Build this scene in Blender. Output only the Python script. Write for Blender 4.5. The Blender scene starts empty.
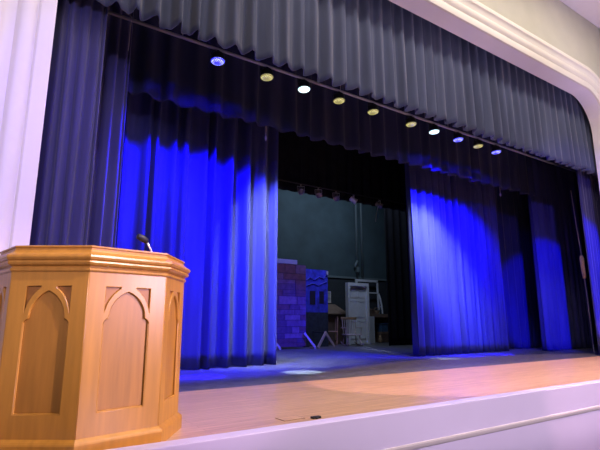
import bpy, bmesh, math, random
from mathutils import Vector, Matrix
R = math.radians
sc = bpy.context.scene
COL = sc.collection
random.seed(7)

# ------------------------------------------------------------------ materials
def mat(name, col, rough=0.6, metal=0.0, noise=0.0, nscale=8.0, sheen=0.0, bump=0.0, bscale=40.0, spec=0.5, emit=None, estr=0.0, stretch=None):
    m = bpy.data.materials.new(name); m.use_nodes = True
    nt = m.node_tree; b = nt.nodes['Principled BSDF']
    b.inputs['Base Color'].default_value = (*col, 1)
    b.inputs['Roughness'].default_value = rough
    b.inputs['Metallic'].default_value = metal
    b.inputs['Specular IOR Level'].default_value = spec
    if sheen:
        b.inputs['Sheen Weight'].default_value = sheen
        b.inputs['Sheen Roughness'].default_value = 0.5
    tc = nt.nodes.new('ShaderNodeTexCoord')
    src = tc.outputs['Object']
    if stretch:
        mp = nt.nodes.new('ShaderNodeMapping'); mp.inputs['Scale'].default_value = stretch
        nt.links.new(src, mp.inputs['Vector']); src = mp.outputs['Vector']
    if noise:
        n = nt.nodes.new('ShaderNodeTexNoise'); n.inputs['Scale'].default_value = nscale; n.inputs['Detail'].default_value = 6
        nt.links.new(src, n.inputs['Vector'])
        r = nt.nodes.new('ShaderNodeValToRGB')
        r.color_ramp.elements[0].position = 0.3; r.color_ramp.elements[1].position = 0.7
        r.color_ramp.elements[0].color = (*[max(0, c*(1-noise)) for c in col], 1)
        r.color_ramp.elements[1].color = (*[min(1, c*(1+noise)) for c in col], 1)
        nt.links.new(n.outputs['Fac'], r.inputs['Fac']); nt.links.new(r.outputs['Color'], b.inputs['Base Color'])
    if bump:
        n2 = nt.nodes.new('ShaderNodeTexNoise'); n2.inputs['Scale'].default_value = bscale
        nt.links.new(src, n2.inputs['Vector'])
        bp = nt.nodes.new('ShaderNodeBump'); bp.inputs['Strength'].default_value = bump; bp.inputs['Distance'].default_value = 0.01
        nt.links.new(n2.outputs['Fac'], bp.inputs['Height']); nt.links.new(bp.outputs['Normal'], b.inputs['Normal'])
    if emit:
        b.inputs['Emission Color'].default_value = (*emit, 1); b.inputs['Emission Strength'].default_value = estr
    return m

def wood_floor():
    m = mat('apron_boards', (.5, .25, .1), .32)
    nt = m.node_tree; b = nt.nodes['Principled BSDF']
    tc = nt.nodes.new('ShaderNodeTexCoord')
    br = nt.nodes.new('ShaderNodeTexBrick')
    br.offset = 0.37; br.inputs['Scale'].default_value = 1.0
    br.inputs['Brick Width'].default_value = 1.6; br.inputs['Row Height'].default_value = 0.07
    br.inputs['Mortar Size'].default_value = 0.0025; br.inputs['Mortar Smooth'].default_value = .3
    br.inputs['Color1'].default_value = (.60, .385, .235, 1); br.inputs['Color2'].default_value = (.51, .315, .185, 1)
    br.inputs['Mortar'].default_value = (.34, .17, .08, 1); br.inputs['Bias'].default_value = -.1
    nt.links.new(tc.outputs['Object'], br.inputs['Vector'])
    mp = nt.nodes.new('ShaderNodeMapping'); mp.inputs['Scale'].default_value = (1.2, 22, 1)
    nt.links.new(tc.outputs['Object'], mp.inputs['Vector'])
    n = nt.nodes.new('ShaderNodeTexNoise'); n.inputs['Scale'].default_value = 2.2; n.inputs['Detail'].default_value = 8
    nt.links.new(mp.outputs['Vector'], n.inputs['Vector'])
    rr = nt.nodes.new('ShaderNodeMapRange'); rr.inputs['From Min'].default_value = .3; rr.inputs['From Max'].default_value = .7
    rr.inputs['To Min'].default_value = .72; rr.inputs['To Max'].default_value = 1.18
    nt.links.new(n.outputs['Fac'], rr.inputs['Value'])
    mx = nt.nodes.new('ShaderNodeMix'); mx.data_type = 'RGBA'; mx.blend_type = 'MULTIPLY'; mx.inputs['Factor'].default_value = 1
    nt.links.new(br.outputs['Color'], mx.inputs['A']); nt.links.new(rr.outputs['Result'], mx.inputs['B'])
    nt.links.new(mx.outputs['Result'], b.inputs['Base Color'])
    return m

def black_floor():
    m = mat('black_deck', (.03, .03, .035), .45)
    nt = m.node_tree; b = nt.nodes['Principled BSDF']
    tc = nt.nodes.new('ShaderNodeTexCoord')
    mp = nt.nodes.new('ShaderNodeMapping'); mp.inputs['Scale'].default_value = (1.5, 5, 1)
    nt.links.new(tc.outputs['Object'], mp.inputs['Vector'])
    n = nt.nodes.new('ShaderNodeTexNoise'); n.inputs['Scale'].default_value = 3; n.inputs['Detail'].default_value = 10; n.inputs['Roughness'].default_value = .75
    nt.links.new(mp.outputs['Vector'], n.inputs['Vector'])
    r = nt.nodes.new('ShaderNodeValToRGB')
    e = r.color_ramp.elements; e[0].position = .38; e[0].color = (.03, .03, .035, 1); e[1].position = .74; e[1].color = (.2, .2, .21, 1)
    nt.links.new(n.outputs['Fac'], r.inputs['Fac']); nt.links.new(r.outputs['Color'], b.inputs['Base Color'])
    return m

def lens_mat(name, hot, dark, strength, scale=48):
    m = mat(name, (.2, .2, .2), .2)
    nt = m.node_tree; b = nt.nodes['Principled BSDF']
    tc = nt.nodes.new('ShaderNodeTexCoord')
    v = nt.nodes.new('ShaderNodeTexVoronoi'); v.inputs['Scale'].default_value = scale; v.inputs['Randomness'].default_value = .15
    nt.links.new(tc.outputs['Object'], v.inputs['Vector'])
    r = nt.nodes.new('ShaderNodeValToRGB'); e = r.color_ramp.elements
    e[0].position = .22; e[0].color = (*hot, 1); e[1].position = .5; e[1].color = (*dark, 1)
    nt.links.new(v.outputs['Distance'], r.inputs['Fac'])
    nt.links.new(r.outputs['Color'], b.inputs['Emission Color']); b.inputs['Emission Strength'].default_value = strength
    return m

M = {}
M['fascia'] = mat('lavender_lit_white', (.54, .49, .72), .5, noise=.02, nscale=1.5)  # white fascia, with the lavender light on it mixed into the colour
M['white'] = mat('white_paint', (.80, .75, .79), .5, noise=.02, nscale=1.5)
M['cream'] = mat('cream_plaster', (.76, .72, .63), .5, noise=.02, nscale=2)
M['beige'] = mat('beige_wall_paint', (.52, .51, .41), .7, noise=.04, nscale=2)
M['ceil'] = mat('ceiling_paint', (.72, .66, .68), .8, noise=.02, nscale=3)
M['trimline'] = mat('fascia_moulding', (.50, .46, .50), .6)
M['housefloor'] = mat('house_floor', (.22, .2, .2), .6, noise=.2)
M['apron'] = wood_floor()
M['deck'] = black_floor()
M['grey_velour'] = mat('grey_velour', (.075, .09, .15), .95, sheen=.25, noise=.12, nscale=5, stretch=(1, 1, .15), spec=.1)
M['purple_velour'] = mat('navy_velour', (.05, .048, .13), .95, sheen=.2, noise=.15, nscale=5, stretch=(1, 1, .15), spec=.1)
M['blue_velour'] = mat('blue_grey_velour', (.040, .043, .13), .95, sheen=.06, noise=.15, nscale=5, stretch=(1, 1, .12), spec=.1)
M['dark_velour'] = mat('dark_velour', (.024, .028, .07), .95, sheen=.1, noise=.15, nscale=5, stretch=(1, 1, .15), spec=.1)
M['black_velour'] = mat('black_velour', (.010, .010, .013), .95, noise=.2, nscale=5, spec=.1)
M['stagewall'] = mat('teal_block_wall', (.040, .070, .078), .8, noise=.25, nscale=1.2, bump=.2)
M['stagewall_low'] = mat('dark_lower_wall', (.022, .028, .033), .8, noise=.2)
M['stageblack'] = mat('black_stage_wall', (.02, .02, .025), .9)
M['oak'] = mat('golden_oak', (.44, .205, .03), .3, noise=.12, nscale=4, stretch=(6, 6, .6))
M['oak_panel'] = mat('golden_oak_panel', (.37, .165, .025), .35, noise=.14, nscale=4, stretch=(6, 6, .5))
M['oak_groove'] = mat('golden_oak_spandrel', (.34, .14, .025), .4, noise=.2, nscale=5)
M['blackmetal'] = mat('black_metal', (.02, .02, .022), .45, metal=.3)
M['pipe'] = mat('bare_pipe', (.27, .25, .24), .5)
M['conduit'] = mat('painted_conduit', (.12, .16, .165), .6)
M['silver'] = mat('silver_metal', (.75, .75, .78), .3, metal=.8)
M['cord'] = mat('pale_cord', (.30, .27, .29), .8)
M['tanrope'] = mat('tan_rope', (.68, .45, .24), .8, noise=.3, nscale=60)
M['doorwhite'] = mat('scenic_white_paint', (.60, .62, .66), .6, noise=.08, nscale=3)
M['lumber'] = mat('raw_lumber', (.55, .5, .48), .7, noise=.1)
M['chairwood'] = mat('tan_chair_wood', (.27, .18, .11), .6, noise=.2)
M['rockerwood'] = mat('grey_rocker_wood', (.36, .31, .32), .4, noise=.2)
M['darkwood'] = mat('dark_brown_wood', (.10, .065, .05), .5, noise=.3, nscale=4)
M['brownwood'] = mat('brown_shelf_wood', (.17, .115, .085), .5, noise=.2)
M['bluepaint'] = mat('bright_blue_scenic_paint', (.035, .05, .48), .7, noise=.5, nscale=5)
M['bluescroll'] = mat('pale_blue_scenic_paint', (.10, .13, .6), .7)
M['darkscenic'] = mat('dark_teal_scenic_paint', (.02, .035, .04), .7, noise=.4)
M['scenicblack'] = mat('painted_window_black', (.01, .01, .025), .7)
M['pane'] = mat('dusty_pane', (.34, .36, .40), .3, noise=.1)
M['bluebin'] = mat('blue_plastic', (.04, .09, .16), .4)
M['foam'] = mat('pale_foam', (.36, .44, .52), .8)
STONE = [mat('painted_stone_%s' % n, c, .8, noise=.25, nscale=7) for n, c in
         (('plum', (.12, .07, .12)), ('mauve', (.17, .10, .16)), ('rose', (.235, .15, .20)), ('rust', (.16, .075, .085)), ('mortar', (.06, .04, .065)))]

# ------------------------------------------------------------------ mesh helpers
class MB:
    def __init__(s): s.bm = bmesh.new(); s.mi = 0
    def _fin(s, faces):
        for f in faces: f.material_index = s.mi
    def quad(s, pts):
        f = s.bm.faces.new([s.bm.verts.new(p) for p in pts]); s._fin([f]); return f
    def box(s, lo, hi, rot=None, about=None):
        x0, y0, z0 = lo; x1, y1, z1 = hi
        P = [(x0,y0,z0),(x1,y0,z0),(x1,y1,z0),(x0,y1,z0),(x0,y0,z1),(x1,y0,z1),(x1,y1,z1),(x0,y1,z1)]
        if rot is not None:
            a = Vector(about if about else ((x0+x1)/2, (y0+y1)/2, (z0+z1)/2))
            P = [a + rot @ (Vector(p) - a) for p in P]
        v = [s.bm.verts.new(p) for p in P]
        s._fin([s.bm.faces.new([v[i] for i in q]) for q in ((0,3,2,1),(4,5,6,7),(0,1,5,4),(1,2,6,5),(2,3,7,6),(3,0,4,7))])
        return s
    def tube(s, pts, r, n=10, caps=True):
        pts = [Vector(p) for p in pts]
        rr = r if isinstance(r, (list, tuple)) else [r]*len(pts)
        rings = []; ref = None
        for i, p in enumerate(pts):
            d = (pts[min(i+1, len(pts)-1)] - pts[max(i-1, 0)]).normalized()
            if ref is None:
                ref = Vector((0, 0, 1)) if abs(d.z) < .9 else Vector((1, 0, 0))
            u = (ref - d*ref.dot(d)).normalized(); w = d.cross(u); ref = u
            rings.append([s.bm.verts.new(p + (u*math.cos(2*math.pi*k/n) + w*math.sin(2*math.pi*k/n))*rr[i]) for k in range(n)])
        F = []
        for a, b in zip(rings, rings[1:]):
            for k in range(n): F.append(s.bm.faces.new((a[k], a[(k+1) % n], b[(k+1) % n], b[k])))
        if caps:
            F.append(s.bm.faces.new(rings[0][::-1])); F.append(s.bm.faces.new(rings[-1]))
        s._fin(F); return s
    def beam(s, a, b, w, t, up=(0, 0, 1)):
        a, b = Vector(a), Vector(b); d = (b-a).normalized(); u = Vector(up); u = (u - d*u.dot(d)).normalized(); v = d.cross(u)
        P = [p + u*su*t/2 + v*sv*w/2 for p in (a, b) for su, sv in ((-1,-1),(1,-1),(1,1),(-1,1))]
        vs = [s.bm.verts.new(p) for p in P]
        s._fin([s.bm.faces.new([vs[i] for i in q]) for q in ((3,2,1,0),(4,5,6,7),(0,1,5,4),(1,2,6,5),(2,3,7,6),(3,0,4,7))])
        return s
    def lathe(s, prof, axis=(0, 0, 1), at=(0, 0, 0), n=20):
        ax = Vector(axis).normalized(); ref = Vector((1, 0, 0)) if abs(ax.x) < .9 else Vector((0, 1, 0))
        u = (ref - ax*ref.dot(ax)).normalized(); w = ax.cross(u); at = Vector(at)
        rings = [[s.bm.verts.new(at + ax*h + (u*math.cos(2*math.pi*k/n) + w*math.sin(2*math.pi*k/n))*max(r, 1e-4)) for k in range(n)] for r, h in prof]
        F = []
        for a, b in zip(rings, rings[1:]):
            for k in range(n): F.append(s.bm.faces.new((a[k], a[(k+1) % n], b[(k+1) % n], b[k])))
        F.append(s.bm.faces.new(rings[0][::-1])); F.append(s.bm.faces.new(rings[-1]))
        s._fin(F); return s
    def build(s, name, mats, parent=None, smooth=False, bevel=0, fixn=True):
        me = bpy.data.meshes.new(name)
        if fixn: bmesh.ops.recalc_face_normals(s.bm, faces=s.bm.faces[:])
        s.bm.to_mesh(me); s.bm.free()
        for m in (mats if isinstance(mats, list) else [mats]): me.materials.append(m)
        o = bpy.data.objects.new(name, me); COL.objects.link(o)
        if smooth:
            for p in me.polygons: p.use_smooth = True
        if bevel:
            bv = o.modifiers.new('bevel', 'BEVEL'); bv.width = bevel; bv.segments = 2; bv.limit_method = 'ANGLE'
        if parent: o.parent = parent
        return o

def tag(o, label, cat, group=None, kind=None):
    o['label'] = label; o['category'] = cat
    if group: o['group'] = group
    if kind: o['kind'] = kind
    return o
def thing(name, label, cat, loc=(0, 0, 0), rz=0, group=None):
    o = bpy.data.objects.new(name, None); COL.objects.link(o); o.empty_display_size = .2
    o.location = loc; o.rotation_euler = (0, 0, rz)
    return tag(o, label, cat, group)
def struct(o): o['kind'] = 'structure'; return o
def copy_tree(o, parent=None):
    c = o.copy(); COL.objects.link(c)
    if parent: c.parent = parent
    for ch in list(o.children): copy_tree(ch, c)
    return c

# ------------------------------------------------------------------ dimensions
LIP, CURB = 3.20, 3.34          # stage front face, back of white curb
DECK = 5.84                     # wooden apron meets black deck
PF, PB = 5.15, 5.52             # proscenium wall front / back
OL, OR, OT, RAD = .33, 13.25, 6.72, .95
WALLR = 13.62
CEIL = 8.94
FLOORZ = -.95

# ------------------------------------------------------------------ the setting
b = MB(); b.box((-5, -8, FLOORZ-.1), (WALLR, LIP, FLOORZ)); struct(b.build('floor', M['housefloor']))
b = MB(); b.box((-5, CURB, -.12), (16, DECK, 0)); struct(b.build('stage_apron', M['apron']))
b = MB(); b.box((-5, DECK, -.12), (19, 15.0, -.002)); struct(b.build('stage_deck', M['deck']))
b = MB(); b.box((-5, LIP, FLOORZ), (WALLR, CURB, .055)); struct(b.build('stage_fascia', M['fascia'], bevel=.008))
# moulding along the fascia
b = MB(); prof = [(0, -.228), (.010, -.231), (.013, -.245), (.010, -.265), (.006, -.278), (0, -.283)]
vs = [[b.bm.verts.new((x, LIP-p, z)) for p, z in prof] for x in (-5, WALLR)]
for i in range(len(prof)-1): b.bm.faces.new((vs[0][i], vs[0][i+1], vs[1][i+1], vs[1][i]))
struct(b.build('trim_1', M['trimline']))

def opening(off=0, n=14):
    """points of the rounded opening, left foot -> right foot, and outward normals (x,z)"""
    P = [((OL, -.12), (-1, 0)), ((OL, 2.5), (-1, 0))]
    for k in range(n+1):
        a = math.pi - k/n*math.pi/2
        P.append(((OL+RAD+RAD*math.cos(a), OT-RAD+RAD*math.sin(a)), (math.cos(a), math.sin(a))))
    for k in range(n+1):
        a = math.pi/2 - k/n*math.pi/2
        P.append(((OR-RAD+RAD*math.cos(a), OT-RAD+RAD*math.sin(a)), (math.cos(a), math.sin(a))))
    P += [((OR, 2.5), (1, 0)), ((OR, -.12), (1, 0))]
    return [((x+nx*off, z+nz*off), (nx, nz)) for (x, z), (nx, nz) in P]

# proscenium wall: front and back faces with the opening cut out, reveal between
b = MB()
ZT, XL, XR = 9.6, -5, 19
def wall_ring(Y, xr):
    op = [p for p, n in opening()]
    inner = [b.bm.verts.new((x, Y, z)) for x, z in op]
    outs = []
    for x, z in op:
        if z < 2.6: outs.append((XL if x < 5 else xr, z))
        elif x < OL+RAD-1e-4: outs.append((XL, z) if z < OT-.3 else (XL + (x-OL)/(RAD)*(OL+RAD-XL)*.5, ZT))
        elif x > OR-RAD+1e-4: outs.append((xr, z) if z < OT-.3 else (xr - (OR-x)/(RAD)*(xr-OR+RAD)*.5, ZT))
        else: outs.append((x, ZT))
    outer = [b.bm.verts.new((x, Y, z)) for x, z in outs]
    for i in range(len(op)-1):
        b.bm.faces.new((inner[i], inner[i+1], outer[i+1], outer[i]))
    return inner
i1 = wall_ring(PF, XR)
i2 = wall_ring(PB, XR)
b.mi = 1
for k in range(len(i1)-1):
    f = b.bm.faces.new((i1[k], i2[k], i2[k+1], i1[k+1])); f.material_index = 1
o = struct(b.build('wall_front', [M['beige'], M['white']], fixn=False))
# wide plaster moulding around the opening, profile (outward, projection)
prof = [(0, 0), (0, .045), (.03, .06), (.14, .06), (.155, .05), (.16, .03), (.17, .03), (.19, .05), (.22, .075), (.26, .09), (.30, .09), (.325, .075),
        (.34, .05), (.35, .04), (.37, .045), (.42, .06), (.45, .085), (.47, .11), (.50, .12), (.545, .12), (.57, .105), (.58, .07), (.60, .05), (.605, 0)]
b = MB(); rows = []
for (x, z), (nx, nz) in opening():
    rows.append([b.bm.verts.new((x+nx*s, PF-p, max(z, 0) + nz*s)) for s, p in prof])
for a, c in zip(rows, rows[1:]):
    for k in range(len(prof)-1): b.bm.faces.new((a[k], a[k+1], c[k+1], c[k]))
o = struct(b.build('trim_2', M['cream'], smooth=True))
try:
    es = o.modifiers.new('split', 'EDGE_SPLIT'); es.split_angle = R(32)
except Exception: pass
b = MB(); b.box((WALLR, -8, FLOORZ), (WALLR+.2, PF, CEIL)); struct(b.build('wall_right', M['beige']))
b = MB(); b.box((-5.2, -8, FLOORZ), (-5, PF, CEIL)); struct(b.build('wall_left', M['beige']))
b = MB(); b.box((-5.2, -8, CEIL), (WALLR+.2, PF, CEIL+.15)); struct(b.build('ceiling', M['ceil']))
# stage house
b = MB(); b.box((-5, 15, 2.6), (19, 15.2, 9.6)); b.mi = 1; b.box((-5, 15, -.1), (19, 15.2, 2.6))
struct(b.build('wall_back', [M['stagewall'], M['stagewall_low']]))
b = MB(); b.box((-5.2, PB, -.1), (-5, 15.2, 9.6)); struct(b.build('wall_stage_left', M['stageblack']))
b = MB(); b.box((19, PB, -.1), (19.2, 15.2, 9.6)); struct(b.build('wall_stage_right', M['stageblack']))
b = MB(); b.box((-5.2, PB, 9.6), (19.2, 15.2, 9.75)); struct(b.build('ceiling_stage', M['stageblack']))
b = MB(); b.box((4, 14.955, 2.56), (16, 15, 2.64)); struct(b.build('trim_3', M['conduit']))

# ------------------------------------------------------------------ curtains
def curtain(name, label, cat, m, x0, x1, Y, z0, z1, spacing, amp, seed, top=.45, sharp=1.0, group=None, per=10, rows=26, hemwave=.0, jitter=.35, drift=.03, skew=0.0):
    rnd = random.Random(seed)
    xs = [x0]; 
    while xs[-1] < x1: xs.append(xs[-1] + spacing*rnd.uniform(1-jitter, 1+jitter))
    xs[-1] = x1
    am = [rnd.uniform(.65, 1.25) for _ in xs]; ph = [rnd.uniform(-1, 1) for _ in xs]; sk = [rnd.uniform(-.5, .5) for _ in xs]; bot = [rnd.uniform(-1, 1) for _ in xs]
    bm = bmesh.new(); grid = []
    for j in range(rows+1):
        t = j/rows; z = z1 + (z0-z1)*t
        row = []
        for i in range(len(xs)-1):
            w = xs[i+1]-xs[i]
            for k in range(per):
                f = k/per
                g = (f + (skew+.14*sk[i])*math.sin(2*math.pi*f)/(2*math.pi)*2)
                c = math.cos(2*math.pi*g)
                y = -c if c < 0 else -abs(c)**sharp
                env = (am[i]*(1-f) + am[i+1]*f)
                A = amp*env*(top + (1-top)*t**.8)
                dx = drift*math.sin(2.2*t + 3*ph[i])*t*math.sin(math.pi*f)
                # secondary soft ripples
                y2 = .22*math.sin(2*math.pi*(2*f + ph[i]*.5) + t*1.5*ph[i])
                hz = hemwave*(.5*c + .5*bot[i])*(t**6)
                row.append(bm.verts.new((xs[i] + f*w + dx, Y + A*(y*.8 + y2), z + hz)))
        row.append(bm.verts.new((x1, Y - amp*.3, z)))
        grid.append(row)
    for a, c in zip(grid, grid[1:]):
        for k in range(len(a)-1):
            bm.faces.new((a[k], a[k+1], c[k+1], c[k]))
    me = bpy.data.meshes.new(name); bm.to_mesh(me); bm.free(); me.materials.append(m)
    for p in me.polygons: p.use_smooth = True
    o = bpy.data.objects.new(name, me); COL.objects.link(o)
    sd = o.modifiers.new('cloth', 'SOLIDIFY'); sd.thickness = .012; sd.offset = 0
    tag(o, label, cat, group)
    return o

curtain('stage_valance', 'pale grey pleated valance hanging across the top of the proscenium opening', 'valance', M['grey_velour'],
        -.4, 14.0, 5.68, 4.765, 7.2, .285, .095, 3, top=.45, sharp=.6, jitter=.16, per=14, rows=22, hemwave=.03, drift=.02, skew=.25)
curtain('stage_curtain', 'dark purple grand drape gathered against the white wall at far left', 'curtain', M['purple_velour'],
        -.5, .96, 5.95, .012, 6.9, .15, .055, 11, top=.7, per=8, drift=.02)
curtain('stage_curtain', 'blue and purple drape gathered against the frame at far right edge', 'curtain', M['purple_velour'],
        13.06, 14.4, 5.95, .012, 6.9, .15, .055, 12, top=.7, per=8, drift=.02)
curtain('stage_curtain', 'narrow dark leg curtain just behind the far left grand drape', 'curtain', M['purple_velour'],
        -.8, 1.5, 6.95, .012, 7.0, .2, .05, 13, top=.8, per=8)
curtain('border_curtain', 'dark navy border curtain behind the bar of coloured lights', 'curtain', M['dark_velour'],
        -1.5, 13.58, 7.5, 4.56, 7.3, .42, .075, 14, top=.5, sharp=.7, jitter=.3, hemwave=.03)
curtain('stage_curtain', 'bright blue lit main curtain behind the wooden pulpit', 'curtain', M['blue_velour'],
        1.8, 4.98, 8.3, .012, 6.9, .29, .16, 15, top=.75, per=10, jitter=.55, sharp=.8, skew=.3)
curtain('stage_curtain', 'main curtain right of the dark opening with a whitish glow', 'curtain', M['blue_velour'],
        8.93, 12.75, 8.3, .012, 6.9, .29, .16, 16, top=.75, per=10, jitter=.55, sharp=.8, skew=-.3)
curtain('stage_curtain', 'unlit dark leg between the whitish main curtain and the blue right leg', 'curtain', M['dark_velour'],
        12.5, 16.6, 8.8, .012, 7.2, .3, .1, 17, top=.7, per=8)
curtain('stage_curtain', 'right leg curtain lit blue on its lower half', 'curtain', M['blue_velour'],
        13.68, 16.6, 7.7, .012, 7.2, .30, .12, 18, top=.75, per=8)
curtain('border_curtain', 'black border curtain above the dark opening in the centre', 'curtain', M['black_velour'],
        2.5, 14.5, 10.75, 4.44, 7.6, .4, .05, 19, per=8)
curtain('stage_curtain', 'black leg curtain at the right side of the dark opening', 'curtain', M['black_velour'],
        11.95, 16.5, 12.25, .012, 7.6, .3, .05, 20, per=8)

# ------------------------------------------------------------------ light bar
b = MB(); b.tube([(.55, 6.6, 5.255), (16.2, 6.6, 5.255)], .026, 10)
bar = thing('lighting_bar', 'long bare pipe hung below the grey valance carrying the coloured lights', 'light bar', (.55, 6.6, 5.255))
o = b.build('pipe', M['pipe'], None, smooth=True); o.parent = bar; o.location = (-.55, -6.6, -5.255)
for x in (2.2, 5.4, 8.6, 11.8, 15.0):
    b = MB(); b.tube([(x, 6.6, 5.27), (x, 6.6, 9.6)], .006, 6); o = b.build('suspension_cable', M['cord'], bar); o.location = (-.55, -6.6, -5.255)

LENS = dict(blue=lens_mat('blue_led_lens', (.55, .6, 1), (.0, .0, .9), 2.2, 34), white=lens_mat('white_led_lens', (.95, 1, 1), (.4, .65, .7), 2.4, 34),
            yellow=lens_mat('yellow_led_lens', (1, .95, .34), (.25, .22, .03), 1.0, 34))
def par_light(loc, colour, label, tilt):
    t = thing('par_light', label, 'stage light', loc, 0, 'par lights on the lighting bar')
    rot = Matrix.Rotation(tilt, 3, 'X')
    ax = rot @ Vector((0, 0, -1))
    c = Vector((0, 0, -.145))
    b = MB(); b.lathe([(.05, -.085), (.085, -.07), (.108, -.04), (.118, .05), (.124, .055), (.124, .068), (.112, .07)], ax, c, 24)
    b.build('can', M['blackmetal'], t, smooth=False)
    b = MB(); b.lathe([(.108, .060), (.112, .070), (.10, .085), (.06, .098), (.0, .102)], ax, c, 24); b.build('lens', LENS[colour], t, smooth=True)
    b = MB()
    pts = [c + Vector((s*.125, 0, 0)) for s in (-1, 1)]
    b.beam(pts[0], pts[0] + Vector((0, 0, .1)), .03, .006, (1, 0, 0)); b.beam(pts[1], pts[1] + Vector((0, 0, .1)), .03, .006, (1, 0, 0))
    b.box((-.128, -.015, -.048), (.128, .015, -.041)); b.build('yoke', M['blackmetal'], t)
    b = MB(); b.box((-.02, -.028, -.042), (.02, .028, -.0245)); b.build('clamp', M['blackmetal'], t, bevel=.004)
    return t
PARS = [(.4232, 'blue', 'leftmost stage light on the bar, glowing blue'), (.5638, 'yellow', 'second stage light from left, dim yellow, beside the blue one'),
        (.683, 'white', 'bright white stage light nearest the left end of the bar'), (.8073, 'yellow', 'dim yellow stage light just right of the left white one'),
        (.9413, 'yellow', 'middle one of three dim yellow stage lights in a row'), (1.109, 'yellow', 'dim yellow stage light just left of the right white one'),
        (1.221, 'white', 'bright white stage light nearest the right end of the bar'), (1.348, 'blue', 'blue stage light just right of the right white one'),
        (1.462, 'yellow', 'dim yellow stage light between two blue ones at right'), (1.573, 'blue', 'rightmost stage light on the bar, glowing blue')]
for s, colour, label in PARS:
    par_light((s*6.63, 6.6, 5.255), colour, label, R(-4))

b = MB(); b.tube([(1.40, 6.56, 5.28), (1.40, 6.56, 5.24), (1.396, 6.565, 5.0), (1.39, 6.57, 4.72)], .006, 6)
tag(b.build('hanging_cord', M['cord']), 'thin cord hanging from the left end of the light bar', 'cord')
b = MB(); b.tube([(4.34, 7.66, 5.05), (4.34, 7.66, 4.44)], .009, 6); b.lathe([(.012, 0), (.022, .02), (.02, .07), (.008, .09)], (0, 0, -1), (4.34, 7.66, 4.44), 8)
tag(b.build('hanging_cord', M['cord']), 'short weighted cord dangling at the inner edge of the blue left curtain', 'cord')
b = MB(); b.tube([(12.13, 7.66, 5.05), (12.13, 7.66, 4.46)], .009, 6); b.lathe([(.012, 0), (.022, .02), (.02, .07), (.008, .09)], (0, 0, -1), (12.13, 7.66, 4.46), 8)
tag(b.build('hanging_cord', M['cord']), 'short weighted cord dangling over the right part of the whitish main curtain', 'cord')

# curtain pull rope at the far right
t = thing('pull_rope', 'thin curtain rope with tan tied bundle in the dark gap at far right', 'rope', (14.17, 6.6, 0))
b = MB(); b.tube([(-.16, 0, 4.6), (-.10, 0, 3.7), (0, 0, 2.7), (.0, 0, 2.6)], .011, 6); b.tube([(.02, 0, 2.05), (.04, 0, 1.4), (.05, 0, .0)], .012, 6); b.build('cord', M['cord'], t)
b = MB()
for k, (dx, dy) in enumerate(((-.03, 0), (.0, .03), (.03, 0), (0, -.03))):
    b.tube([(dx*.4, dy*.4, 2.68), (dx*1.2, dy*1.2, 2.6), (dx, dy, 2.4), (dx*1.1+.02, dy*1.1, 2.2), (dx*.6+.02, dy*.6, 2.04)], .027, 8)
b.lathe([(.045, 0), (.055, .03), (.045, .06)], (0, 0, 1), (.005, 0, 2.42), 12)
b.build('bundle', M['tanrope'], t, smooth=True)

# ------------------------------------------------------------------ upstage spotlights
b = MB(); b.tube([(5.2, 10.35, 4.56), (12.3, 10.35, 4.56)], .02, 8)
bb = tag(b.build('lighting_pipe', M['blackmetal'], smooth=True), 'black pipe above the dark opening carrying small unlit spotlights', 'pipe')
SPOTM = mat('grey_spot_body', (.2, .18, .2), .4, metal=.2)
SPOTL = mat('dull_spot_lens', (.22, .18, .22), .25)
def spot(loc, rz, tilt, label, pale=False):
    t = thing('spotlight', label, 'spotlight', loc, rz, 'small spotlights above the opening')
    ax = Matrix.Rotation(tilt, 3, 'X') @ Vector((0, 0, -1)); c = Vector((0, 0, -.19))
    b = MB(); b.lathe([(.05, -.12), (.075, -.10), (.075, .05), (.09, .055), (.09, .10), (.078, .10)], ax, c, 18); b.build('housing', M['silver'] if pale else SPOTM, t)
    b = MB(); b.lathe([(.076, .09), (.07, .104), (.0, .115)], ax, c, 18); b.build('lens', SPOTL, t, smooth=True)
    b = MB()
    for s in (-1, 1): b.beam(c + Vector((s*.097, 0, 0)), c + Vector((s*.097, 0, .12)), .025, .006, (1, 0, 0))
    b.box((-.1, -.013, -.075), (.1, .013, -.068)); b.build('yoke', M['silver'], t)
    b = MB(); b.box((-.018, -.024, -.07), (.018, .024, -.0205)); b.build('clamp', SPOTM, t)
    return t
spot((6.99, 10.35, 4.56), R(-25), R(-50), 'small unlit spotlight nearest the blue left curtain above the opening')
spot((7.59, 10.35, 4.56), R(-25), R(-45), 'second small unlit spotlight from the blue left curtain')
spot((8.22, 10.35, 4.56), R(-25), R(-45), 'small dark spotlight next to the pale one above the opening')
spot((8.88, 10.35, 4.56), R(60), R(-55), 'pale silver spotlight above the two wall conduits', True)
t = spot((9.91, 10.35, 4.56), R(70), R(-60), 'rightmost small spotlight above the opening with a rod hanging from it')
b = MB(); b.tube([(-.02, .04, -.25), (0, .09, -.45), (.02, .12, -.72)], .012, 8); b.build('rod', M['silver'], t)

# conduits on the back wall
t = thing('wall_conduit', 'left of two vertical conduits on the teal back wall, with a junction box', 'pipe', (12.93, 14.94, 2.5))
b = MB(); b.tube([(0, 0, 0), (0, 0, 6.2)], .045, 10); b.build('tube', M['conduit'], t, smooth=True)
b = MB(); b.tube([(-.14, -.03, .52), (-.1, -.03, .66), (0, -.02, .82)], .05, 10); b.build('elbow', M['conduit'], t, smooth=True)
b = MB(); b.box((-.07, -.07, .35), (.07, .05, .55)); b.build('junction_box', M['conduit'], t, bevel=.01)
b = MB(); b.tube([(13.22, 14.94, 2.64), (13.22, 14.94, 8.7)], .045, 10)
tag(b.build('wall_conduit', M['conduit'], smooth=True), 'right of two vertical conduits on the teal back wall', 'pipe')

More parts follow.
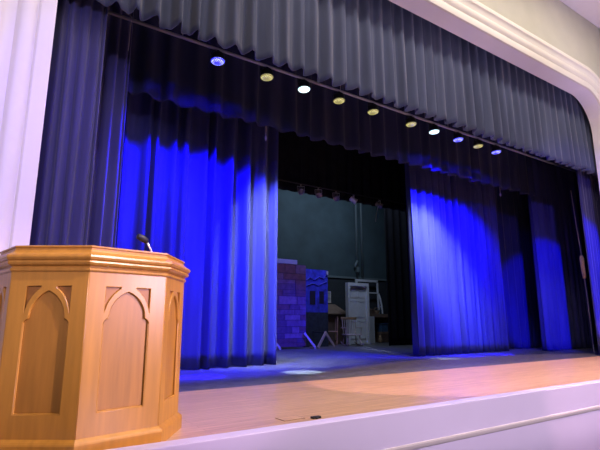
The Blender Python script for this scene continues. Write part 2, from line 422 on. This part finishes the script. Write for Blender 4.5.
# ------------------------------------------------------------------ scenery flats
t = thing('stone_flat', 'tall scenery flat painted as purple stone blocks beside the blue left curtain', 'scenery flat', (7.85, 12.6, 0))
rnd = random.Random(5)
b = MB(); W0, W1, H = -1.05, .855, 2.63
b.mi = 4; b.box((W0, 0, .06), (W1, .09, H))
z = .06
while z < H-.02:
    h = min(rnd.choice((.16, .2, .26, .32)), H-z)
    if H-z-h < .08: h = H-z
    x = W0
    while x < W1-.01:
        w = min(rnd.uniform(.28, .95), W1-x)
        if W1-x-w < .12: w = W1-x
        b.mi = rnd.choices((0, 1, 2, 3), (5, 4, 2, 3))[0]
        if h > .19 and rnd.random() < .35:
            hh = h*rnd.uniform(.4, .6)
            b.box((x+.008, -.012, z+.008), (x+w-.008, .005, z+hh-.006)); b.mi = rnd.choices((0, 1, 2, 3), (5, 4, 2, 3))[0]
            b.box((x+.008, -.012, z+hh+.006), (x+w-.008, .005, z+h-.008))
        else:
            b.box((x+.008, -.012, z+.008), (x+w-.008, .005, z+h-.008))
        x += w
    z += h
b.build('panel', STONE, t)
for xa, xb in ((-.47, -.23), (.72, 1.06)):
    b = MB(); b.beam((xa, -.10, .48 if xa > 0 else .34), (xb, -.22, .03), .075, .035, (0, 1, 0)); b.build('brace', M['lumber'], t)
    b = MB(); b.beam((xb-.02, -.24, .025), (xb-.02, .05, .025), .06, .05); b.build('brace', M['lumber'], t)
b = MB(); b.box((-.41, -.06, 0), (.41, .08, .145), )
o = b.build('foam_block', M['foam'], bevel=.008); o.location = (7.95, 12.64, 2.632); tag(o, 'long pale block lying on top of the stone painted flat', 'block')

t = thing('painted_flat', 'bright blue painted flat with dark windows beside the stone flat', 'scenery flat', (9.58, 13.2, 0))
b = MB(); H = 2.6
b.mi = 1; b.box((-.52, 0, .0), (.47, .06, 1.14)); b.mi = 0; b.box((-.52, 0, 1.14), (.47, .06, H))
b.build('panel', [M['bluepaint'], M['darkscenic']], t)
for x0, x1, z0, z1 in ((-.3, -.07, 1.40, 1.86), (.10, .29, 1.44, 1.86)):
    b = MB(); b.box((x0, -.008, z0), (x1, .01, z1)); b.build('painted_window', M['scenicblack'], t)
b = MB(); b.tube([(-.48, -.01, 2.2), (-.3, -.012, 2.32), (-.1, -.012, 2.24), (.1, -.012, 2.36), (.3, -.012, 2.3), (.44, -.012, 2.5)], .012, 6)
b.tube([(-.45, -.01, 2.02), (-.2, -.012, 2.12), (.05, -.012, 2.06), (.42, -.012, 2.2)], .01, 6); b.build('painted_scroll', M['bluescroll'], t)
b = MB(); b.box((.40, -.03, 2.44), (.48, .0, 2.56)); b.build('corner_plate', M['doorwhite'], t)
b = MB(); b.beam((-.2, -.75, .5), (-.53, -.78, .03), .075, .035, (0, 1, 0)); b.build('brace', M['lumber'], t)
b = MB(); b.beam((-.2, -.72, .5), (.2, -.68, .03), .075, .035, (0, 1, 0)); b.build('brace', M['lumber'], t)
b = MB(); b.beam((-.2, -.72, .47), (-.18, .0, .5), .04, .03); b.build('brace', M['darkscenic'], t)

# pale sash leaning on the back wall
t = thing('paned_panel', 'small pale paned panel hanging on the dark wall behind the desk', 'panel', (11.25, 14.95, 1.55))
b = MB(); b.box((-.25, .01, .03), (.25, .03, .42)); b.build('pane', M['pane'], t)
b = MB()
for x in (-.27, .23): b.box((x, -.02, 0), (x+.04, .04, .45))
for z in (0, .41): b.box((-.23, -.02, z), (.23, .04, z+.04))
b.box((-.015, -.015, .04), (.015, .03, .41)); b.box((-.23, -.015, .21), (.23, .03, .24)); b.build('sash_frame', M['lumber'], t)

# dark slant-top desk
t = thing('slant_desk', 'dark brown slant-topped desk behind the wooden chairs', 'desk', (11.25, 14.5, 0))
b = MB(); b.box((-.5, -.2, 0), (.45, .3, 1.12)); b.build('cabinet', M['darkwood'], t, bevel=.01)
b = MB(); b.quad([(-.58, -.34, 1.13), (.52, -.34, 1.13), (.36, .3, 1.5), (-.42, .3, 1.5)]); b.quad([(-.58, -.34, 1.10), (.52, -.34, 1.10), (.36, .3, 1.47), (-.42, .3, 1.47)])
b.quad([(-.58, -.34, 1.10), (.52, -.34, 1.10), (.52, -.34, 1.13), (-.58, -.34, 1.13)]); b.quad([(.52, -.34, 1.10), (.36, .3, 1.47), (.36, .3, 1.5), (.52, -.34, 1.13)])
b.quad([(-.58, -.34, 1.10), (-.42, .3, 1.47), (-.42, .3, 1.5), (-.58, -.34, 1.13)]); b.quad([(-.42, .3, 1.12), (.36, .3, 1.12), (.36, .3, 1.5), (-.42, .3, 1.5)]); b.build('slanted_lid', M['brownwood'], t)

# wooden chair (seen from behind its back)
t = thing('wooden_chair', 'tan wooden frame-backed chair left of the rocking chair', 'chair', (10.6, 13.8, 0), R(62))
for x, y in ((-.18, -.2), (.18, -.2)):
    b = MB(); b.beam((x, y, 0), (x, y-.04, 1.0), .04, .04, (0, 1, 0)); b.build('back_post', M['chairwood'], t)
for x in (-.18, .18):
    b = MB(); b.beam((x, .2, 0), (x, .2, .46), .04, .04, (0, 1, 0)); b.build('leg', M['chairwood'], t)
b = MB(); b.box((-.21, -.22, .46), (.21, .24, .50)); b.build('seat', M['chairwood'], t, bevel=.01)
b = MB(); b.box((-.16, -.255, .94), (.16, -.22, 1.0)); b.build('top_rail', M['chairwood'], t)
b = MB(); b.box((-.16, -.235, .15), (.16, -.20, .19)); b.build('stretcher', M['chairwood'], t)

# rocking chair
t = thing('rocking_chair', 'dark wooden rocking chair in front of the white door', 'rocking chair', (10.93, 13.0, 0), R(-20))
t.scale = (1.06, 1.06, 1.0)
Mr = M['rockerwood']
for x in (-.24, .24):
    b = MB(); b.tube([(x, -.42, .10), (x, -.25, .035), (x, -.02, .02), (x, .2, .04), (x, .42, .12)], .02, 8); b.build('rocker', Mr, t, smooth=True)
for x, y in ((-.22, -.2), (.22, -.2), (-.22, .2), (.22, .2)):
    b = MB(); b.tube([(x*1.09, y, .035), (x*1.0, y*.95, .2), (x*.92, y*.9, .36)], [.018, .024, .016], 8); b.build('leg', Mr, t, smooth=True)
b = MB(); b.box((-.27, -.24, .36), (.27, .25, .405)); b.build('seat', Mr, t, bevel=.015)
for x in (-.15, -.09, -.03, .03, .09, .15):
    b = MB(); b.tube([(x, .2, .40), (x*1.1, .28, .92)], .011, 6); b.build('spindle', Mr, t)
for x in (-.23, .23):
    b = MB(); b.tube([(x*.95, .2, .40), (x*1.02, .29, .93)], .017, 8); b.build('back_post', Mr, t)
b = MB(); b.box((-.28, .265, .90), (.28, .305, .99)); b.build('crest_rail', M['chairwood'], t, bevel=.015)
for x in (-.27, .27):
    b = MB(); b.box((x-.03, -.2, .60), (x+.03, .26, .63)); b.build('arm', Mr, t, bevel=.008)
    b = MB(); b.tube([(x*.95, -.17, .40), (x, -.17, .60)], .014, 8); b.build('arm_post', Mr, t)

# white door unit
t = thing('door_unit', 'freestanding white door in a frame behind the rocking chair', 'stage door', (11.87, 13.7, 0))
b = MB(); b.box((-.52, -.05, 0), (-.43, .12, 2.27)); b.box((.42, -.05, 0), (.51, .12, 2.27)); b.box((-.43, -.05, 2.15), (.42, .12, 2.27)); b.build('door_frame', M['doorwhite'], t)
b = MB(); b.box((-.43, .03, .02), (.42, .07, 2.15))
for x0, x1 in ((-.36, -.04), (.03, .35)):
    for z0, z1 in ((.2, .85), (.98, 1.6), (1.72, 2.0)):
        b.box((x0, .018, z0), (x1, .032, z0+.03)); b.box((x0, .018, z1-.03), (x1, .032, z1)); b.box((x0, .018, z0), (x0+.03, .032, z1)); b.box((x1-.03, .018, z0), (x1, .032, z1))
d = b.build('door', M['doorwhite'], t)
b = MB(); b.lathe([(.02, 0), (.012, .03), (.03, .05), (.028, .075), (.01, .085)], (0, -1, 0), (.34, .03, .92), 12); b.build('knob', M['silver'], d, smooth=True)
b = MB(); b.beam((.4, .1, 2.0), (.4, .38, .03), .06, .035, (1, 0, 0)); b.build('brace', M['lumber'], t)

t = thing('side_panel', 'narrow white panel standing just right of the white door', 'panel', (12.78, 14.15, 0))
b = MB(); b.box((-.2, 0, 0), (.3, .04, 1.03)); b.build('board', M['doorwhite'], t)
b = MB(); b.box((-.24, -.02, 0), (-.2, .06, 1.06)); b.build('edge_strip', M['lumber'], t)
t = thing('window_flat', 'white window frame flat standing above the brown counter', 'window frame', (13.28, 14.78, 0))
b = MB(); b.box((-.58, 0, 0), (-.47, .05, 2.55)); b.build('post', M['doorwhite'], t)
b = MB(); b.tube([(.68, .02, 1.98), (.72, -.02, 1.8), (.76, -.06, 1.5), (.77, -.08, 1.15)], .04, 6); b.build('post', M['doorwhite'], t)
b = MB(); b.beam((.62, .025, 2.5), (.68, .025, 1.15), .07, .05, (0, 1, 0)); b.build('post', M['doorwhite'], t)
for z, h in ((2.45, .09), (1.98, .05)):
    b = MB(); b.box((-.47, 0, z), (.66, .05, z+h)); b.build('rail', M['doorwhite'], t)

t = thing('prop_counter', 'brown wooden counter crowded with props right of the white door', 'counter', (13.6, 14.47, 0))
b = MB(); b.box((-.56, -.2, .99), (.5, .24, 1.13)); b.build('top', M['brownwood'], t, bevel=.01)
for x in (.43,):
    b = MB(); b.box((x, -.18, 0), (x+.06, .22, .99)); b.build('end_panel', M['darkwood'], t)
b = MB(); b.box((-.10, .2, 0), (.43, .23, .99)); b.build('back_panel', M['darkwood'], t)
# props on the counter
def prop_box(name, label, cat, loc, sz, m, rz=0):
    t = thing(name, label, cat, loc, rz)
    x, y, z = sz
    b = MB(); b.box((-x/2, -y/2, 0), (x/2, y/2, z*.8)); b.build('body', m, t, bevel=.008)
    b = MB(); b.box((-x/2-.01, -y/2-.01, z*.8), (x/2+.01, y/2+.01, z)); b.build('lid', M['brownwood'], t, bevel=.006)
    return t
prop_box('prop_box', 'small reddish brown box at the left end of the prop counter', 'box', (13.2, 14.47, 1.132), (.22, .2, .2), M['darkwood'], .2)
def basket(label, loc, r, h, m):
    t = thing('basket', label, 'basket', loc)
    b = MB(); b.lathe([(r*.7, 0), (r*.95, h*.5), (r, h), (r*.9, h), (r*.85, h*.5), (r*.6, .02)], (0, 0, 1), (0, 0, 0), 16); b.build('bowl', m, t)
    b = MB(); b.tube([(r*math.cos(a), 0, h + r*.9*math.sin(a)) for a in [math.pi*k/10 for k in range(11)]], .012, 6); b.build('handle', m, t)
basket('brown basket with a hoop handle in the middle of the prop counter', (13.48, 14.44, 1.132), .12, .14, M['chairwood'])
t = thing('bottle', 'dark bottle standing near the right end of the prop counter', 'bottle', (13.73, 14.47, 1.132))
b = MB(); b.lathe([(.04, 0), (.045, .02), (.045, .16), (.018, .22), (.018, .28)], n=14); b.build('body', M['darkscenic'], t, smooth=True)
b = MB(); b.lathe([(.02, .28), (.02, .31)], n=12); b.build('cap', M['silver'], t)
t = thing('storage_bin', 'blue plastic bin stacked under the brown prop counter', 'bin', (13.8, 14.47, .42))
b = MB(); b.box((-.19, -.15, 0), (.17, .15, .3)); b.build('body', M['bluebin'], t, bevel=.015)
b = MB(); b.box((-.21, -.17, .3), (.19, .16, .34)); b.build('lid', M['bluebin'], t, bevel=.008)
prop_box('wooden_crate', 'dark wooden crate under the blue bin', 'crate', (13.8, 14.47, 0), (.36, .3, .42), M['darkwood'])
t = thing('cloth_bundle', 'tan cloth bundle on the floor under the prop counter', 'bundle', (13.5, 14.3, 0))
b = MB(); b.lathe([(.06, 0), (.09, .05), (.085, .13), (.05, .2), (.035, .24), (.055, .3)], n=12); b.build('cloth', M['chairwood'], t, smooth=True)
b = MB(); b.lathe([(.044, .225), (.047, .24), (.044, .255)], n=12); b.build('tie', M['tanrope'], t)

# small scrap at the stage edge
b = MB(); b.box((-.045, -.02, 0), (.045, .025, .018)); b.box((-.03, -.03, .0), (.02, .035, .012), Matrix.Rotation(.5, 3, 'Z'))
o = b.build('tape_scrap', M['blackmetal'], bevel=.004); o.location = (2.60, 3.61, .001); tag(o, 'small black scrap lying at the edge of the wooden apron', 'scrap')

t = thing('floor_pocket', 'small hinged floor pocket lid set in the apron boards near the black scrap', 'floor pocket', (2.41, 3.74, 0))
b = MB(); b.box((-.11, -.08, .0005), (.11, .08, .0035)); b.build('rim', M['brownwood'], t)
b = MB(); b.box((-.104, -.074, .001), (.104, .074, .0042)); b.build('lid', M['apron'], t)

# ------------------------------------------------------------------ pulpit
ROT = .182; PW, PC, PS = .564, .524, .42
u = Vector((math.cos(ROT), math.sin(ROT))); n_ = Vector((-u.y, u.x))
MID = Vector((.866, 3.453))
PUL = thing('pulpit', 'golden oak octagonal pulpit with gothic arch panels at the stage edge', 'pulpit', (MID.x, MID.y, 0), ROT)
# local frame: x along the front face, y inwards
def octagon(g=0.0):
    k = math.tan(R(22.5))*g; s = (PC+2*k)/math.sqrt(2)
    w2 = PW/2+k
    pts = [(-w2, -g), (w2, -g), (w2+s, -g+s), (w2+s, -g+s+PS+2*k), (w2, -g+2*s+PS+2*k), (-w2, -g+2*s+PS+2*k), (-w2-s, -g+s+PS+2*k), (-w2-s, -g+s)]
    return pts
def oct_profile(prof, name, m, cap_top=True, cap_bot=True):
    b = MB(); rings = [[b.bm.verts.new((x, y, z)) for x, y in octagon(g)] for g, z in prof]
    for a, c in zip(rings, rings[1:]):
        for k in range(8): b.bm.faces.new((a[k], a[(k+1) % 8], c[(k+1) % 8], c[k]))
    if cap_bot: b.bm.faces.new(rings[0][::-1])
    if cap_top: b.bm.faces.new(rings[-1])
    return b.build(name, m, PUL)
ZB0, ZB1 = .119, 1.19
oct_profile([(-.016, .1), (-.016, ZB1)], 'core', M['oak_panel'])
oct_profile([(.034, 0), (.034, .088), (.03, .098), (.022, .108), (.004, .122), (-.012, .124)], 'plinth', M['oak'])
oct_profile([(-.01, 1.172), (.008, 1.176), (.016, 1.186), (.014, 1.198), (.006, 1.204), (.008, 1.212), (.03, 1.222), (.038, 1.236), (.034, 1.246), (.03, 1.25),
             (.042, 1.258), (.048, 1.272), (.044, 1.286), (.028, 1.296), (.006, 1.31), (-.006, 1.326), (-.008, 1.338), (.0, 1.343), (.0, 1.352), (-.01, 1.356)], 'cornice', M['oak'])

def face_frame(i, name):
    """raised face frame with a gothic arch cut out; local coords on face i of the octagon"""
    P = octagon(0); a = Vector((*P[i], 0)); c = Vector((*P[(i+1) % 8], 0)); W = (c-a).length
    ex = (c-a).normalized(); ey = Vector((0, 0, 1)); ez = ex.cross(ey)   # outward
    mx = Matrix((( ex.x, ey.x, ez.x, 0), (ex.y, ey.y, ez.y, 0), (ex.z, ey.z, ez.z, 0), (0, 0, 0, 1)))
    mx.translation = a
    x0, x1 = W*.205, W*.795; zb, zt = .265, 1.085; cx = W/2
    spring = .872; band = .026
    def arch(hw, zs, zt_):
        # gothic arc from (cx-hw, zs) to apex (cx, zt_) and down
        h = zt_-zs; r = (hw*hw + h*h)/(2*hw); L = []
        a1 = math.asin(min(1, h/r))
        for k in range(11):
            t_ = a1*k/10; L.append((cx - hw + r - r*math.cos(t_), zs + r*math.sin(t_)))
        return L + [(2*cx - x, z) for x, z in L[-2::-1]]
    hw = (x1-x0)/2
    inner = arch(hw-band-.006, spring, zt-band-.004)
    hole = [(x0, zb), (x0, spring-.03), (x0+.012, spring-.012), (x0+band+.006, spring)] + inner[1:-1] + [(x1-band-.006, spring), (x1-.012, spring-.012), (x1, spring-.03), (x1, zb)]
    outer = arch(hw-.006, spring+.0, zt+.01)
    left = [(x, z) for x, z in outer if x <= cx-.03 and z > spring+.018 and z < zt]
    sp1 = [(x0, left[0][1])] + left + [(left[-1][0], zt), (x0, zt)]
    sp2 = [(2*cx-x, z) for x, z in sp1][::-1]
    cu = bpy.data.curves.new(name, 'CURVE'); cu.dimensions = '2D'; cu.fill_mode = 'BOTH'; cu.extrude = .006; cu.bevel_depth = .005; cu.bevel_resolution = 1
    def poly(pts):
        s = cu.splines.new('POLY'); s.points.add(len(pts)-1); s.use_cyclic_u = True
        for p, q in zip(s.points, pts): p.co = (*q, 0, 1)
    e = .004
    poly([(e, ZB0), (W-e, ZB0), (W-e, ZB1), (e, ZB1)]); poly(hole); poly(sp1); poly(sp2)
    tmp = bpy.data.objects.new('tmp', cu); COL.objects.link(tmp)
    dg = bpy.context.evaluated_depsgraph_get(); me = bpy.data.meshes.new_from_object(tmp.evaluated_get(dg))
    bpy.data.objects.remove(tmp)
    me.name = name
    me.transform(Matrix.Translation(ez*-.008) @ mx)
    me.materials.clear(); me.materials.append(M['oak'])
    o = bpy.data.objects.new(name, me); COL.objects.link(o); o.parent = PUL
    # dark spandrel insets behind the openings
    for sp in (sp1, sp2):
        b = MB(); pts = [mx @ Vector((x, z, -.0135)) for x, z in sp]
        b.bm.faces.new([b.bm.verts.new(p) for p in pts]); b.build('spandrel', M['oak_groove'], o)
    # thin panel moulding along the bottom and sides of the opening
    for (p, q) in (((x0+.004, zb+.004), (x1-.004, zb+.004)), ((x0+.004, zb), (x0+.004, spring-.04)), ((x1-.004, zb), (x1-.004, spring-.04))):
        b = MB(); b.tube([mx @ Vector((*p, -.006)), mx @ Vector((*q, -.006))], .007, 6); b.build('panel_bead', M['oak'], o)
for i in range(8): face_frame(i, 'arch_panel')

# gooseneck microphone on the pulpit
t = thing('microphone', 'small black gooseneck microphone standing on the pulpit top', 'microphone', (1.113, 3.82, 1.356))
b = MB(); b.lathe([(.045, 0), (.045, .008), (.02, .016), (.012, .02)], n=16); b.build('base', M['blackmetal'], t, smooth=False)
b = MB(); b.tube([(0, 0, .015), (.0, 0, .05), (-.02, -.004, .085), (-.045, -.008, .125)], .0085, 10); b.build('gooseneck', M['silver'], t, smooth=True)
b = MB(); b.tube([(-.04, -.007, .117), (-.05, -.009, .13), (-.085, -.015, .148), (-.12, -.02, .162), (-.128, -.021, .165)], [.012, .025, .028, .024, .012], 12); b.build('capsule', M['blackmetal'], t, smooth=True)

# ------------------------------------------------------------------ lights
def aim(o, to):
    d = Vector(to) - o.location; o.rotation_euler = d.to_track_quat('-Z', 'Y').to_euler()
def spotlamp(name, loc, to, col, power, ang, blend=.3, size=.1):
    l = bpy.data.lights.new(name, 'SPOT'); l.energy = power; l.color = col; l.spot_size = R(ang); l.spot_blend = blend; l.shadow_soft_size = size
    o = bpy.data.objects.new(name, l); COL.objects.link(o); o.location = loc; aim(o, to); return o
def area(name, loc, to, col, power, sx, sy):
    l = bpy.data.lights.new(name, 'AREA'); l.shape = 'RECTANGLE'; l.size = sx; l.size_y = sy; l.energy = power; l.color = col
    o = bpy.data.objects.new(name, l); COL.objects.link(o); o.location = loc; aim(o, to); return o
BLUE = (.006, .001, 1); WHITE = (.75, .9, 1)
def parlamp(s, col, wash, pool, px, py, tx=0.0, wide=2.6, tz=2.55, ang=53, bl=.4):
    x = s*6.63
    o = spotlamp('par_wash', (x, 6.63, 5.0), (x+tx, 8.3, tz), col, wash, ang, bl, .05)
    o.scale = (wide, 1, 1)
    spotlamp('par_spill', (x, 6.63, 5.0), (x, 6.7, 0), col, wash*.022, 172, .3, .05)
    if pool: spotlamp('par_pool', (x, 6.63, 5.0), (px, py, 0), col, pool, 8.5, .4, .05)
parlamp(.4232, BLUE, 6500, 26000, 3.0, 7.2, 0, 2.4, 2.2, 66)
spotlamp('par_beam', (2.806, 6.63, 5.0), (3.9, 8.3, 1.0), BLUE, 5200, 34, .8, .05)
spotlamp('par_beam', (10.43, 6.63, 5.0), (10.6, 8.3, .9), BLUE, 3500, 34, .8, .05)
parlamp(.683, WHITE, 60, 5500, 4.7, 6.9, .35, .8)
spotlamp('par_beam', (4.53, 6.63, 5.0), (4.95, 8.3, 2.0), (.62, .7, 1), 4200, 52, 1, .05)
parlamp(1.221, WHITE, 150, 2600, 9.1, 7.5, 1.6, .8)
spotlamp('par_beam', (8.1, 6.63, 5.0), (9.75, 8.3, 2.6), (.62, .7, 1), 5500, 38, 1, .05)
parlamp(1.348, BLUE, 6500, 22000, 10.2, 7.7, .5, 1.6, 2.9, 62, .8)
parlamp(1.573, BLUE, 6500, 22000, 11.4, 7.6, 0, 1.9, 2.7, 60, .8)
# house lights, with added low fill lamps among them
area('house_strip_light', (6.5, 2.6, 8.85), (6.5, 2.9, 0), (1, .86, .76), 560, 12, 1)
area('house_ceiling_light', (2, -2.5, 8.7), (2, 0, 0), (1, .85, .62), 215, 6, 3)
LAV = (.70, .59, 1.0)
spotlamp('house_spot', (-1.5, -5, 4.5), (-.2, 5, 2.4), (.62, .52, 1), 3300, 32, .5, .4)
spotlamp('house_spot', (7.0, -4, 1.9), (.9, 3.5, .7), (1, .62, .9), 1900, 15, .7, .2)
def wide(o, k): o.scale = (k, 1, 1); return o
wide(spotlamp('house_spot', (6.0, -3, 8.5), (6.0, 4.4, 0), (1, .78, .78), 5600, 15, .35, .1), 5.5)
wide(spotlamp('house_spot', (9.2, 1.0, 8.7), (9.35, 4.7, 0), (1, .56, .62), 4200, 28, .05, .05), 2.38)
for x in (3, 6, 9): spotlamp('added_uplight', (x, 0, -.6), (x+.4, 3.2, -.35), (.72, .6, 1), 60, 120, .5, .2)  # added lamps, only to wash the fascia lavender
for x in (4, 8, 12): wide(spotlamp('added_uplight', (x, .5, -.7), (x+.3, 5.3, 6.6), LAV, 400, 34, .6, .2), 2.2)  # added lamps to lift the soffit and the valance hem
spotlamp('added_uplight', (9, -1, -.7), (13, 3.2, 8.9), LAV, 1500, 40, .6, .2)  # added lamp in place of bounced light on the ceiling
spotlamp('house_spot', (1.0, -4, 6.0), (14.6, 7.7, 1.5), BLUE, 45000, 11.5, .25, .1)
spotlamp('house_spot', (2.0, -4, 6.2), (14.2, 7.0, 3.0), (.2, .13, 1), 3000, 18, .5, .1)
spotlamp('house_spot', (6.0, -6, 8.0), (.6, 6.6, 1.6), (.16, .08, 1), 4500, 20, .7, .1)
# dim upstage work light, plus an added blue lamp
area('work_light', (10.5, 11.6, 7.0), (11, 14.0, .5), (.58, .72, 1), 160, 3, 1)
spotlamp('added_blue_spill', (8.2, 11.2, 6.5), (8.8, 13, 1.6), (.15, .06, 1), 700, 40, .6, .1)  # added lamp, stands in for blue par spill on the flats
w = bpy.data.worlds.new('World'); sc.world = w; w.use_nodes = True
w.node_tree.nodes['Background'].inputs[0].default_value = (.8, .72, .95, 1); w.node_tree.nodes['Background'].inputs[1].default_value = .08

# ------------------------------------------------------------------ camera
cd = bpy.data.cameras.new('camera'); cam = bpy.data.objects.new('camera', cd); COL.objects.link(cam); sc.camera = cam
cd.sensor_fit = 'HORIZONTAL'; cd.sensor_width = 36; cd.lens = 470/600*36; cd.clip_start = .05; cd.clip_end = 200
yaw, pitch, roll = R(33.93), R(11.55), R(-.019)
f = Vector((math.sin(yaw)*math.cos(pitch), math.cos(yaw)*math.cos(pitch), math.sin(pitch)))
rt = Vector((math.cos(yaw), -math.sin(yaw), 0)); up = rt.cross(f)
rt2 = rt*math.cos(roll) + up*math.sin(roll); up2 = rt2.cross(f)
mw = Matrix((( rt2.x, up2.x, -f.x, 0), (rt2.y, up2.y, -f.y, 0), (rt2.z, up2.z, -f.z, .85), (0, 0, 0, 1)))
cam.matrix_world = mw
sc.view_settings.view_transform = 'Standard'
sc.view_settings.look = 'None'
